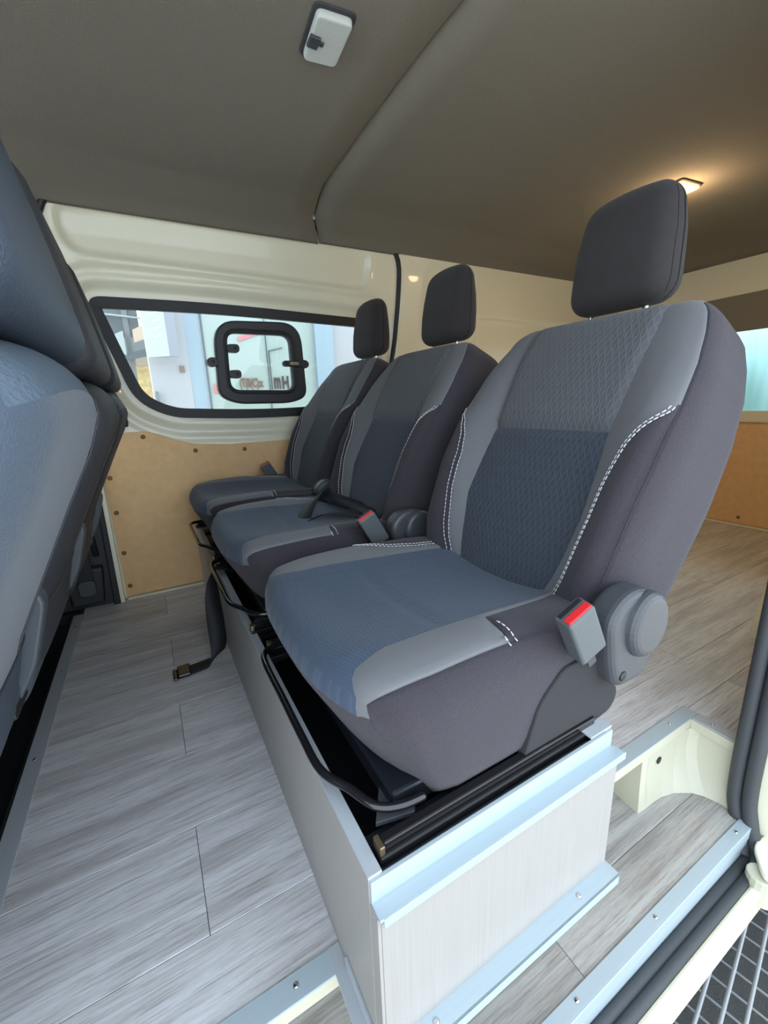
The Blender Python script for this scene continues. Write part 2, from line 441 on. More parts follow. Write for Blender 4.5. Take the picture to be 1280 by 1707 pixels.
for (x, z) in ((.268, .872), (.628, .868)):
    k = MB(); y0 = yw(x, z) - .026
    P = [(x + .019 * math.cos(a) * (1.1), z + .017 * math.sin(a)) for a in np.linspace(0, 2 * math.pi, 20, endpoint=False)]
    k.prism(P, lambda u, v_, w_: (u, w_, v_), y0, y0 + .04); k.dome((x, y0, z), (0, -1, 0), .007, .5)
    win_children.append(obj('vent_lug', k, M['trim'], win, False, .002))
k = MB(); y0 = yw(.585, .868) - .036
P = round_poly([(.535, .857), (.612, .857), (.612, .880), (.535, .880)], .011, 5)
k.prism(P, lambda u, v_, w_: (u, w_, v_), y0, y0 + .02); k.dome((.548, y0, .868), (0, -1, 0), .006, .5)
win_children.append(obj('vent_latch', k, M['trim'], win, False, .002))
k = MB(); k.box(.562, .600, y0 - .006, y0, .861, .876)
win_children.append(obj('latch_plate', k, M['gold'], win, False, .002))
bake(win, (0.4, 1.80, .66))

# tan hardboard panel with rivets
bp = empty('lining_board', (0.4, 1.806, 0)); tag(bp, 'tan hardboard lining panel with brown rivets below the long side window', 'panel')
bp.matrix_world = Matrix.Translation((0, 0, 0)); bp.location = (0, 0, 0)
BO = [(-.152, .008), (-.150, .612), (-.140, .628), (0.0, .628), (.05, .612), (.10, .588), (.17, .570), (.30, .560), (.97, .560), (1.01, .530), (1.01, .008)]
k = MB(); k.prism(BO, lambda u, v_, w_: (u, w_, v_), 1.801, 1.811)
obj('board', k, M['mdf'], bp, False, .0015)
rv = None
for (x, z) in [(-.133, .607), (-.006, .609), (.164, .545), (.35, .536), (-.133, .47), (-.134, .34), (-.136, .183), (.55, .54), (.8, .54), (-.137, .05)]:
    if rv is None:
        k = MB(); k.dome((0, 0, 0), (0, -1, 0), .0085, .55, 12, 4); rv = obj('rivet', k, M['rivet'], bp, True)
        rv.location = (x, 1.801, z)
    else:
        c = rv.copy(); COL.objects.link(c); c.parent = bp; c.location = (x, 1.801, z)
# metal angle at the floor, cream door edge
k = MB(); k.box(-.15, .126, 1.785, 1.800, 0, .006)
struct(obj('baseboard_left', k, M['cream'], bevel=.002), 'thin pale metal angle along the foot of the hardboard panel', 'baseboard')
k = MB(); k.prism([(-.188, .0), (-.160, .0), (-.152, .63), (-.172, .63)], lambda u, v_, w_: (u, w_, v_), 1.772, 1.811)
k.prism([(-.178, .0), (-.171, .0), (-.163, .63), (-.166, .63)], lambda u, v_, w_: (u, w_, v_), 1.767, 1.775)
struct(obj('trim_2', k, M['cream'], bevel=.003), 'cream vertical door edge beside the tan hardboard', 'trim')

# black pillar trim at the left with belt
pt = empty('pillar_trim'); tag(pt, 'black moulded pillar cover with hanging belt between front seats and hardboard', 'pillar trim')
k = MB(); k.prism([(-.60, -.0), (-.188, .0), (-.172, .60), (-.155, .64), (-.045, .648), (-.045, .66), (-.09, .77), (-.60, .80)], lambda u, v_, w_: (u, w_, v_), 1.79, 1.812)
obj('cover', k, M['trim'], pt, False, .004)
k = MB(); k.prism([(-.195, .0), (-.172, .0), (-.165, .60), (-.180, .60)], lambda u, v_, w_: (u, w_, v_), 1.765, 1.79); obj('rib', k, M['seal'], pt, False, .004)
k = MB(); k.tube([(-.235, 1.77, .55), (-.225, 1.765, .33), (-.218, 1.765, .20)], .010, 8); obj('rib', k, M['trim'], pt, True)
k = MB(); k.prism([(-.32, .02), (-.22, .02), (-.205, .16), (-.33, .16)], lambda u, v_, w_: (u, w_, v_), 1.755, 1.79); obj('anchor_cover', k, M['trim'], pt, False, .01, 3)
k = MB(); k.box(-.285, -.238, 1.745, 1.750, .10, .60); obj('belt', k, M['strap'], pt, False, .001)
k = MB(); k.prism(round_poly([(-.290, .06), (-.235, .06), (-.235, .12), (-.290, .12)], .02, 4), lambda u, v_, w_: (u, w_, v_), 1.738, 1.755); obj('belt_anchor', k, M['plastic'], pt, False, .004)
k = MB(); k.prism(round_poly([(-.20, .652), (-.040, .652), (-.055, .735), (-.20, .740)], .018, 5), lambda u, v_, w_: (u, w_, v_), 1.735, 1.80); obj('pull_recess', k, M['trim'], pt, False, .006, 3)
k = MB(); k.prism([(-.20, .745), (-.055, .742), (-.10, .84), (-.20, .86)], lambda u, v_, w_: (u, w_, v_), 1.755, 1.80); obj('upper_cover', k, M['plastic'], pt, False, .005, 3)

# ------------------------------------------------------------------ ceiling
def ceil_z(y): return np.interp(y, [.1, .22, .32, .45, .8, 1.30, 1.50, 1.58, 1.68, 1.74], [1.24, 1.30, 1.34, 1.360, 1.368, 1.368, 1.366, 1.356, 1.338, 1.318])
def seam_x(y): return np.interp(y, [.1, .9, 1.15, 1.4, 1.6, 1.70, 1.76], [.586, .586, .592, .602, .640, .690, .72])
ys = np.r_[np.linspace(.1, 1.45, 30), np.linspace(1.47, 1.74, 22)]
def ceiling(fx, name):
    v = []; f = []; n = 24
    for y in ys:
        x0, x1 = fx(y)
        for i in range(n): v.append((x0 + (x1 - x0) * i / (n - 1), y, 0))
    v = [(x, y, float(ceil_z(y)) - (.05 * max(0, (x - 2.35) / .35) ** 2)) for x, y, _ in v]
    for j in range(len(ys) - 1):
        for i in range(n - 1):
            f.append((j * n + i, (j + 1) * n + i, (j + 1) * n + i + 1, j * n + i + 1))
    # upturned hem at the seam gives the panel its thickness
    o = link_mesh(name, v, f, M['ceil'], smooth=True)
    s_ = o.modifiers.new('solid', 'SOLIDIFY'); s_.thickness = .008; s_.offset = 1
    return o
struct(ceiling(lambda y: (-1.30, float(seam_x(y)) - .0025), 'ceiling'), 'taupe felt headliner over the front half', 'ceiling')
c2 = ceiling(lambda y: (float(seam_x(y)) + .0025, 2.72), 'ceiling'); c2.location.z = .003
struct(c2, 'taupe felt headliner over the load bay', 'ceiling')
k = MB(); k.box(-1.4, 2.8, 0.02, 1.95, 1.392, 1.41); struct(obj('roof', k, M['creamlow']), 'van roof skin above the headliner', 'roof')
k = MB()
for (x, y) in [(.02, 1.16), (1.0, 1.02), (1.25, .90), (1.75, 1.2), (1.05, 1.35), (1.55, .75), (2.1, 1.0)]:
    k.dome((x, y, float(ceil_z(y)) + .001), (0, 0, -1), .007, .25, 10, 2)
o = obj('trim_5', k, M['ceil'], smooth=True); struct(o, 'small felt covered headliner clips', 'clips'); o['kind'] = 'structure'

# dome lamp near the seam
dl = empty('dome_lamp'); tag(dl, 'rectangular frosted ceiling lamp, unlit, left of the headliner seam', 'lamp')
P = round_poly([(.360, .830), (.438, .822), (.448, .940), (.370, .950)], .014, 5)
k = MB(); k.prism(P, lambda u, v_, w_: (u, v_, w_), 1.356, 1.372); obj('bezel', k, M['fdark'], dl, False, .003)
P = round_poly([(.366, .836), (.432, .829), (.441, .934), (.376, .943)], .012, 5)
k = MB(); k.prism(P, lambda u, v_, w_: (u, v_, w_), 1.344, 1.358); obj('lens', k, M['lens'], dl, False, .005, 3)
k = MB(); k.box(.369, .389, .876, .902, 1.339, 1.346); k.box(.389, .398, .884, .894, 1.341, 1.346); obj('switch', k, M['plastic'], dl, False, .002)
# lit lamp over the load bay
ll = empty('load_bay_lamp'); tag(ll, 'small lit amber ceiling lamp seen past the nearest headrest', 'lamp')
P = round_poly([(1.62, .885), (1.73, .875), (1.742, .955), (1.632, .965)], .014, 5)
k = MB(); k.prism(P, lambda u, v_, w_: (u, v_, w_), 1.358, 1.371); obj('bezel', k, M['fdark'], ll, False, .003)
P = round_poly([(1.628, .891), (1.724, .882), (1.734, .949), (1.639, .958)], .012, 5)
k = MB(); k.prism(P, lambda u, v_, w_: (u, v_, w_), 1.350, 1.360); obj('lens', k, M['glow'], ll, False, .004, 3)
lt = bpy.data.objects.new('lamp_light', bpy.data.lights.new('lamp_light', 'POINT')); COL.objects.link(lt)
lt.data.shadow_soft_size = .03; lt.data.energy = 1.3; lt.data.color = (1, .68, .36)
lt.location = (1.68, .92, 1.29)
la = bpy.data.objects.new('lamp_glow', bpy.data.lights.new('lamp_glow', 'AREA')); COL.objects.link(la)
la.data.shape = 'RECTANGLE'; la.data.size = .09; la.data.size_y = .06; la.data.energy = 1.6; la.data.color = (1, .68, .36); la.location = (1.68, .92, 1.346)

# ------------------------------------------------------------------ floors made of planks
floor = MB(); floor.box(-.315, 2.72, .385, 1.83, -.020, -.0085); floor.box(.985, 2.72, .20, .385, -.020, -.0085)
fl = struct(obj('floor', floor, M['subfloor']), 'raised floor of grey oak look vinyl planks', 'floor')
def plank(x0, x1, y0, y1, zt, parent, m='wood'):
    g = .0004; k = MB(); k.box(x0 + g, x1 - g, y0 + g, y1 - g, zt - .0085, zt)
    return obj('plank', k, M[m], parent, False, .0007, 1)
rows = [(.2, .31, .985, .574), (.31, .385, .985, -.026), (.385, .49, -.29, .574), (.49, .67, -.29, -.026), (.67, .85, -.29, .574), (.85, 1.03, -.29, -.026), (1.03, 1.21, -.29, .574),
        (1.21, 1.39, -.29, -.026), (1.39, 1.57, -.29, .574), (1.57, 1.75, -.29, -.026), (1.75, 1.812, -.29, .574)]
for y0, y1, xa, j in rows:
    cuts = sorted([c for c in (j - 1.2, j, j + 1.2, j + 2.4, j + 3.6) if xa + .02 < c < 2.68])
    E_ = [xa] + cuts + [2.70]
    for a, b in zip(E_[:-1], E_[1:]): plank(a, b, y0, y1, 0.0, fl)
step = MB(); step.box(-.8, .955, .23, .62, -.17, -.1585)
st = struct(obj('floor', step, M['subfloor']), 'lower entry step floor of grey oak look vinyl', 'floor')
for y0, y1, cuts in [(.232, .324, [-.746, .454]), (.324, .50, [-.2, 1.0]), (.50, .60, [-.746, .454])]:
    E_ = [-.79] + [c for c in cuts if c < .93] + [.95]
    for a, b in zip(E_[:-1], E_[1:]): plank(a, b, y0, y1, -.150, st, 'wood_dimmed')

# aluminium edge strips with screws
def strip(name, label, boxes, m, screws=(), up=.0):
    e = empty(name); struct(e, label, 'edge strip')
    k = MB()
    for b in boxes: k.box(*b)
    obj('angle', k, m, e, False, .001)
    for s_ in screws:
        k = MB(); k.dome(s_, (0, 0, 1), .0042, .35, 10, 2); obj('screw', k, M['chrome'], e, True)
    return e
strip('trim_3', 'aluminium angle along the front edge of the raised floor', [(-.30, .985, .362, .392, .0, .003)], M['alu'], [(.06, .378, .003), (.72, .378, .003), (.90, .378, .003), (-.15, .378, .003)])
strip('trim_3', 'short aluminium angle turning toward the door pillar', [(.958, .988, .24, .3615, .0, .003)], M['alu_y'], [(.974, .33, .003)])
strip('trim_3', 'grey aluminium strip ending the planks behind the front seats', [(-.318, -.288, .10, 1.74, .0, .003)], M['alu_y'],
      [(-.303, .62, .003), (-.303, 1.0, .003), (-.303, 1.35, .003), (-.303, 1.64, .003)])
strip('trim_3', 'aluminium sill angle along the door edge of the entry step', [(-.8, .945, .226, .246, -.150, -.146), (-.8, .935, .224, .2275, -.172, -.146)], M['alu'],
      [(.10, .236, -.146), (.42, .236, -.146), (.62, .236, -.146), (.90, .236, -.146)])
k = MB(); k.box(-.8, .93, .2245, .2285, -.205, -.1725); struct(obj('trim_4', k, M['alu'], bevel=.001), 'pale metal face under the sill angle', 'sill')
# fascia and pressed riser
k = MB(); k.box(-.30, .9605, .3625, .3665, -.022, -.0005); k.box(.9570, .9605, .24, .3625, -.022, -.0005)
struct(obj('trim_6', k, M['creamlow'], bevel=.001), 'cream painted lip under the floor edge strip', 'trim')
rt = [(-.8, .440), (.788, .440), (.786, .368), (.83, .3675), (.88, .3675), (.925, .3675), (.955, .362), (.966, .345), (.968, .29), (.968, .235)]
rb = [(-.8, .440), (.788, .440), (.780, .360), (.83, .359), (.86, .3565), (.891, .348), (.924, .328), (.940, .308), (.949, .285), (.952, .235)]
def dens(P): return [P[0]] + [tuple(np.array(P[i]) * (1 - t) + np.array(P[i + 1]) * t) for i in range(len(P) - 1) for t in (.34, .67, 1)]
tp, bt = dens(rt), dens(rb)
v = []; f = []; n = len(tp); R = 9
for r in range(R):
    t = r / (R - 1); e = t ** 1.8
    for i, (a, b) in enumerate(zip(tp, bt)):
        w_ = .006 * math.sin(math.pi * t) if i > 7 else 0
        v.append((a[0] * (1 - e) + b[0] * e, a[1] * (1 - e) + b[1] * e + w_, -.020 - t * .131))
for r in range(R - 1):
    for i in range(n - 1): f.append((r * n + i, r * n + i + 1, (r + 1) * n + i + 1, (r + 1) * n + i))
ris = link_mesh('step_riser', v, f, M['creamlow'], smooth=False)
s_ = ris.modifiers.new('solid', 'SOLIDIFY'); s_.thickness = .003; s_.offset = -1
struct(ris, 'cream pressed metal riser between raised floor and entry step', 'riser')
k = MB(); k.dome((.852, .366, -.060), (0, -1, 0), .0085, .12, 14, 2); k.dome((.806, .364, -.122), (0, -1, 0), .0035, .12, 10, 2)
obj('drain_hole', k, M['seal'], ris, True)
P = round_poly([(.872, -.135), (.918, -.135), (.918, -.050), (.872, -.050)], .02, 5)
k = MB(); k.prism(P, lambda u, v_, w_: (u + .015, w_, v_), .3705, .3755); obj('pressed_boss', k, M['creamlow'], ris, True, .003)

# sill rubber and outer body edge
k = MB()
for (y, z, r) in ((.2165, -.203, .0090), (.2005, -.205, .0090)):
    k.tube([(-.8, y, z), (.93, y, z)], r, 14)
o = obj('door_seal', k, M['greyrub'], smooth=True); struct(o, 'twin dark rubber seals lying along the door sill', 'seal')
k = MB(); k.box(-.8, 1.4, .1745, .1925, -.222, -.204); k.box(-.8, 1.4, .178, .235, -.28, -.2145); k.box(-.8, 1.4, .22, .235, -.42, -.26)
struct(obj('door_sill', k, M['cream'], bevel=.005), 'cream painted outer sill of the van', 'sill')

# rear pillar of the near door, with flattened seals
k = MB(); k.prism([(.962, .275), (.962, .17), (.985, .14), (1.06, .14), (1.06, .29)], lambda u, v_, w_: (u, v_, w_), -.215, 1.30)
struct(obj('wall_right', k, M['cream'], bevel=.006), 'cream door pillar at the right edge', 'wall')
k = MB(); k.box(1.06, 2.72, .14, .27, -.02, 1.36)
k.box(-1.3, .98, .06, .14, 1.27, 1.36)
k.box(-1.3, -.62, .12, .16, -.4, .62); k.box(-.68, -.62, .12, .16, .62, 1.36)
struct(obj('wall_right', k, M['cream']), 'cream near side wall behind the door pillar and header over the doorway', 'wall')
for i, (y, r, lab) in enumerate(((.268, .013, 'dark grey inner rubber seal down the door pillar'), (.243, .013, 'dark grey outer rubber seal down the door pillar'))):
    path = catmull([(.955, y + .002, 1.25), (.952, y + .002, .6), (.950, y, .1), (.948, y - .003, -.08), (.946, y - .012, -.14), (.940, y - .030, -.185 - .01 * i), (.91, y - .045, -.20)][:7 if i == 0 else 7], 8)
    k = MB(); k.tube(path, r, 12)
    struct(obj('door_seal', k, M['greyrub'], smooth=True), lab, 'seal')


# hinge arm of the sliding door
ha = empty('hinge_arm'); tag(ha, 'cream sliding door roller bracket at the foot of the door pillar', 'bracket')
P = round_poly([(.865, .175), (.925, .215), (1.02, .205), (1.20, .12), (1.20, .07), (.94, .115)], .02, 5)
k = MB(); k.prism(P, lambda u, v_, w_: (u, v_, w_), -.180, -.168); k.prism(P, lambda u, v_, w_: (u, v_, w_), -.245, -.235)
P2 = [(x * 1.0, y) for x, y in P]; k.box(.94, 1.18, .09, .10, -.245, -.168)
obj('bracket', k, M['cream'], ha, False, .003)
k = MB(); k.tube([(.885, .185, -.232), (.885, .185, -.182)], .022, 16); obj('roller', k, M['creamlow'], ha, False, .003)
k = MB(); k.dome((.965, .165, -.168), (0, 0, 1), .014, .2, 12, 2); obj('bolt', k, M['seal'], ha, True)
k = MB(); k.box(1.02, 1.2, .10, .19, -.12, .02); k.box(.99, 1.03, .12, .17, -.16, -.06); obj('bump_stop', k, M['seal'], ha, False, .008)

# ------------------------------------------------------------------ tailgate end
k = MB()
k.box(2.70, 2.76, .2, 1.83, -.02, .54); k.box(2.70, 2.76, .2, 1.83, 1.0, 1.40)
k.box(2.70, 2.76, 1.62, 1.83, .5, 1.05); k.box(2.70, 2.76, .2, .36, .5, 1.05)
tg = struct(obj('wall_back', k, M['cream']), 'cream tailgate inner panel closing the load bay', 'wall')
k = MB(); k.box(2.665, 2.70, .27, 1.75, .545, .598); obj('ledge', k, M['cream'], tg, False, .006, 3)
k = MB(); k.prism([(1.35, .27), (1.165, .27), (1.15, 1.75), (1.35, 1.75)], lambda u, v_, w_: (w_, v_, u), 2.672, 2.70); obj('upper_panel', k, M['cream'], tg, False, .006, 3)
k = MB(); k.box(2.68, 2.70, .33, 1.70, .985, 1.160); obj('window_header', k, M['ceil'], tg, False, .006, 3)
tw = empty('window_2'); struct(tw, 'tailgate window behind the nearest seat back', 'window')
k = MB(); k.box(2.715, 2.719, .34, 1.64, .56, 1.02); obj('pane', k, M['glass'], tw)
tb = empty('tailgate_board'); tag(tb, 'orange brown hardboard panel across the tailgate below its window', 'panel')
k = MB(); k.box(2.688, 2.699, .28, 1.74, .012, .543); obj('board', k, M['mdf'], tb, False, .0015)
for (y, z) in [(1.12, .052), (.97, .045), (1.13, .51), (.62, .045), (1.4, .05), (.8, .51), (1.45, .51)]:
    c = rv.copy(); COL.objects.link(c); c.parent = tb; c.rotation_euler = (0, 0, math.radians(-90)); c.location = (2.688, y, z)
k = MB(); k.box(2.675, 2.699, .28, 1.75, 0, .010); struct(obj('baseboard_back', k, M['cream'], bevel=.002), 'thin pale metal angle along the foot of the tailgate board', 'baseboard')
# wheel housing
k = MB()
v = []; f = []
for i in range(17):
    a = math.pi * i / 16
    for (y, s_) in ((.27, 1.0), (.40, 1.0), (.445, .94), (.46, .85)):
        v.append((1.78 - .34 * s_ * math.cos(a), y, .0 + .26 * s_ * math.sin(a)))
for i in range(16):
    for j in range(3): f.append((i * 4 + j, i * 4 + j + 1, (i + 1) * 4 + j + 1, (i + 1) * 4 + j))
f.append(tuple(i * 4 + 3 for i in range(17)))
tag(link_mesh('wheel_housing', v, f, M['cream'], smooth=False), 'cream wheel arch bulge on the load bay floor by the right edge', 'wheel arch')
# cab end: lower bulkhead, dark cab floor
k = MB(); k.box(-1.34, -1.30, .1, 1.83, -.3, .62); struct(obj('wall_front', k, M['trim']), 'dark dashboard end of the cab', 'wall')
k = MB(); k.box(-1.32, -.38, .10, 1.76, -.035, .255); k.box(-1.32, -.319, .10, 1.84, -.10, -.035); k.box(-1.32, -.19, 1.76, 1.87, -.12, -.001); struct(obj('floor', k, M['innerblack']), 'dark engine cover floor under the front seats', 'floor')
k = MB(); k.box(-.3245, -.3185, .10, 1.76, -.04, .001); struct(obj('trim_7', k, M['seal']), 'black gap edge beside the grey aluminium strip', 'trim')
tw2 = empty('window_3'); struct(tw2, 'windscreen opening of the cab', 'window')
k = MB(); k.box(-1.325, -1.32, .1, 1.83, .62, 1.34); obj('pane', k, M['glass'], tw2)

# ------------------------------------------------------------------ rounded-box surfaces for upholstery
def surf_grid(xs, ys, zs):
    """surface of a cube over the given parameter lines -> verts(params), faces, face info"""
    idx = {}; P = []; F = []; info = []
    def vid(a, b, c):
        k = (round(a, 5), round(b, 5), round(c, 5))
        if k not in idx: idx[k] = len(P); P.append((a, b, c))
        return idx[k]
    for sx in (-1, 1):
        for j in range(len(ys) - 1):
            for k in range(len(zs) - 1):
                q = [vid(sx, ys[j], zs[k]), vid(sx, ys[j + 1], zs[k]), vid(sx, ys[j + 1], zs[k + 1]), vid(sx, ys[j], zs[k + 1])]
                F.append(q if sx > 0 else q[::-1]); info.append(('x', sx, (sx, (ys[j] + ys[j + 1]) / 2, (zs[k] + zs[k + 1]) / 2)))
    for sy in (-1, 1):
        for i in range(len(xs) - 1):
            for k in range(len(zs) - 1):
                q = [vid(xs[i], sy, zs[k]), vid(xs[i + 1], sy, zs[k]), vid(xs[i + 1], sy, zs[k + 1]), vid(xs[i], sy, zs[k + 1])]
                F.append(q[::-1] if sy > 0 else q); info.append(('y', sy, ((xs[i] + xs[i + 1]) / 2, sy, (zs[k] + zs[k + 1]) / 2)))
    for sz in (-1, 1):
        for i in range(len(xs) - 1):
            for j in range(len(ys) - 1):
                q = [vid(xs[i], ys[j], sz), vid(xs[i + 1], ys[j], sz), vid(xs[i + 1], ys[j + 1], sz), vid(xs[i], ys[j + 1], sz)]
                F.append(q if sz > 0 else q[::-1]); info.append(('z', sz, ((xs[i] + xs[i + 1]) / 2, (ys[j] + ys[j + 1]) / 2, sz)))
    return P, F, info
def round3(q, half, r):
    out = []; d = []
    for a, h in zip(q, half):
        c = max(-(h - r), min(h - r, a)); out.append(c); d.append(a - c)
    L = math.sqrt(sum(t * t for t in d))
    if L > 1e-9:
        out = [o + t / L * r for o, t in zip(out, d)]
    return out
def lines(n, extra=()):
    a = set(round(x, 4) for x in np.linspace(-1, 1, n)); 
    for e in extra:
        a = {x for x in a if abs(x - e) > .012}
        a.add(e)
    return sorted(a | {-1.0, 1.0})
def upholstery(name, xs, ys, zs, fmap, fuv, classify, mats, names, parent, sidx=0):
    """splits one surface into the main part and sub-part panels by material class"""
    P, F, info = surf_grid(xs, ys, zs)
    V = [fmap(*p) for p in P]; UV = [fuv(*p) for p in P]
    cl = [classify(*i) for i in info]; main = None
    keys = [k for k in mats if k in cl]
    for kx in keys:
      for side in ((-1, 1) if kx == 'fab_grey' else (0,)):
        fs = [f for f, c in zip(F, cl) if c == kx and (side == 0 or sum(P[i][sidx] for i in f) * side > 0)]
        used = sorted({i for f in fs for i in f}); mp = {u: i for i, u in enumerate(used)}
        o = link_mesh(names[kx], [V[u] for u in used], [tuple(mp[i] for i in f) for f in fs], M[kx], None, True, uv=[UV[u] for u in used])
        if main is None: main = o; o.parent = parent
        else: o.parent = main
    return main
def stitch(paths, parent, name='stitching', seg=.0062, gap=.0022, r=.0009, m='thread'):
    """dashed thread lying on a polyline"""
    k = MB()
    for path in paths:
        P = np.array(path); d = np.r_[0, np.cumsum(np.linalg.norm(np.diff(P, axis=0), axis=1))]
        t = 0
        while t + seg < d[-1]:
            a = [float(np.interp(t, d, P[:, c])) for c in range(3)]; b = [float(np.interp(t + seg, d, P[:, c])) for c in range(3)]
            k.tube([a, b], r, 5); t += seg + gap
    o = obj(name, k, M[m], parent, True); o['kind'] = 'stuff'; return o

A_ = Vector((.423, 0, .906)); N_ = Vector((-.906, 0, .423)); P0 = Vector((.505, .530, .350)); LB = .555
KEY = [0, .55, .72, .92, 1.0]
def ce_(v): return interp(v * LB / .5, [(0, .44), (.15, .52), (.35, .58), (.64, .52), (.85, .56), (1.1, .66)])
def st_(v): return interp(v * LB / .5, [(0, .52), (.15, .64), (.35, .70), (.50, .71), (.58, .75), (.64, .82), (.69, .925), (.72, .95), (1.2, .95)])
HB = (.232, .078, LB / 2)
def back_map(ps, pw, pv, lift=0.0):
    v = (pv + 1) / 2
    a = abs(ps); tgt = [0, ce_(v), st_(v), .955, 1.0]
    s_ = np.interp(a, KEY, tgt) * (1 if ps >= 0 else -1)
    q = round3((s_ * HB[0], pw * HB[1], pv * HB[2]), HB, .040)
    h = (q[2] + HB[2]) / LB
    h5 = h * LB / .5
    wf = interp(h5, [(0, .86), (.2, .95), (.5, 1.0), (.7, 1.0), (.85, .97), (.95, .92), (1.04, .85), (1.11, .76)])
    fr = float(sstep(-.02, .06, q[1]))
    sa = abs(q[0]) / HB[0]
    B = interp(h5, [(0, .020), (.2, .042), (.45, .044), (.62, .034), (.8, .016), (1, .0)])
    n_ = q[1] - HB[1]
    n_ += fr * B * float(sstep(.50, .82, sa)) * (1 - .55 * float(sstep(.86, 1.02, sa)))
    n_ += fr * .014 * math.sin(math.pi * min(1, h * 1.05)) - fr * .008 * float(sstep(.78, 1.0, h)) 
    if sa < st_(v) + .02:
        n_ -= fr * .0055 * math.exp(-((h5 - .64) / .010) ** 2) * (1 if sa < ce_(v) else 0.2)
        if h5 > .64 and sa < ce_(v): n_ += fr * .004
    for kk in (.55, .72):
        if not (kk == .72 and v * LB / .5 > .69): n_ -= fr * .0030 * math.exp(-((a - kk) / .016) ** 2)
    n_ -= .0035 * math.exp(-((a - .92) / .02) ** 2) * fr
    # rear of the back is gently hollow
    p = P0 + A_ * (q[2] + HB[2]) + N_ * (n_ + lift) + Vector((0, q[0] * wf, 0))
    return p
def back_uv(ps, pw, pv): return (ps * .23, (pv + 1) * LB / 2)
def back_cls(ax, sg, c):
    ps, pw, pv = c; a = abs(ps); v = (pv + 1) / 2 * LB / .5
    if ax == 'y' and sg > 0:
        if a < .55: return 'fab_mid' if v < .64 else 'fab_up'
        if a < .72: return 'fab_grey'
        if a < .92 and v > .71: return 'fab_grey'
        return 'fab_dark'
    if ax == 'z' and sg > 0:
        if a < .55: return 'fab_up'
        if a < .92 and pw > -.1: return 'fab_grey'
    return 'fab_dark'
# cushion
LC = .452; HC = (LC / 2, .232, .092)
def cce(t): return interp(t, [(0, .58), (.5, .60), (.8, .63), (.92, .72), (1, .86)])
def cst(t, side):
    if side > 0: return interp(t, [(0, .64), (.25, .66), (.38, .72), (.46, .82), (.52, .90), (1, .92)])
    return interp(t, [(0, .62), (.455, .66), (.475, .90), (1, .92)])
CK = [0, .60, .72, .92, 1.0]
def cush_map(pa, ps, ph, lift=0.0):
    t = (pa + 1) / 2; a = abs(ps)
    tgt = [0, cce(t), cst(t, ps), .94, 1.0]
    s_ = np.interp(a, CK, tgt) * (1 if ps >= 0 else -1)
    q = round3((pa * HC[0], s_ * HC[1], ph * HC[2]), HC, .046)
    tt = (q[0] + HC[0]) / LC; sa = abs(q[1]) / HC[1]; top = float(sstep(-.01, .07, q[2]))
    dn = (HC[2] - q[2]) / (2 * HC[2])
    x = .568 - tt * LC; y = .540 + q[1] * interp(tt, [(0, .93), (.2, 1), (.75, 1), (.9, .97), (1, .93)]); z = .328 + q[2]
    x += .045 * sa ** 3.2 * max(0, (tt - .6) / .4) ** 2
    x += .085 * max(0, (tt - .35) / .65) ** 2 * dn ** 1.4
    z -= top * .016 * (1 - min(1, (sa / .62)) ** 2) * float(sstep(1.0, .75, tt))
    z += top * .010 * float(sstep(.50, .80, sa)) * float(sstep(.95, .5, tt))
    z -= top * (.020 * (1 - tt) ** 1.5 + .012 * max(0, (tt - .75) / .25) ** 2)
    z += lift
    if a < .60: z -= top * .004 * math.exp(-((tt - .58) / .014) ** 2)
    for kk in (.60, .72):
        if not (kk == .72 and t > .50): z -= top * .0025 * math.exp(-((a - kk) / .016) ** 2)
    z -= .003 * math.exp(-((a - .92) / .02) ** 2) * top
    # skirt
    y += (1 if q[1] > 0 else -1) * .004 * math.sin(math.pi * dn) * float(sstep(.9, 1.0, sa))
    return Vector((x, y, z))
def cush_uv(pa, ps, ph): return (ps * .23 + .3, (pa + 1) * LC / 2 + .1 + (.0 if ph > 0 else .02))
def cush_cls(ax, sg, c):
    pa, ps, ph = c; a = abs(ps); t = (pa + 1) / 2
    if ax == 'z' and sg > 0:
        if a < .60: return 'fab_seat'
        if a < .72: return 'fab_grey'
        if a < .92 and t > (.50 if ps > 0 else .475): return 'fab_grey'
        return 'fab_dark'
    if ax == 'x' and sg > 0 and ph > .60 and a < .92: return 'fab_seat' if a < .60 else 'fab_grey'
    return 'fab_dark'
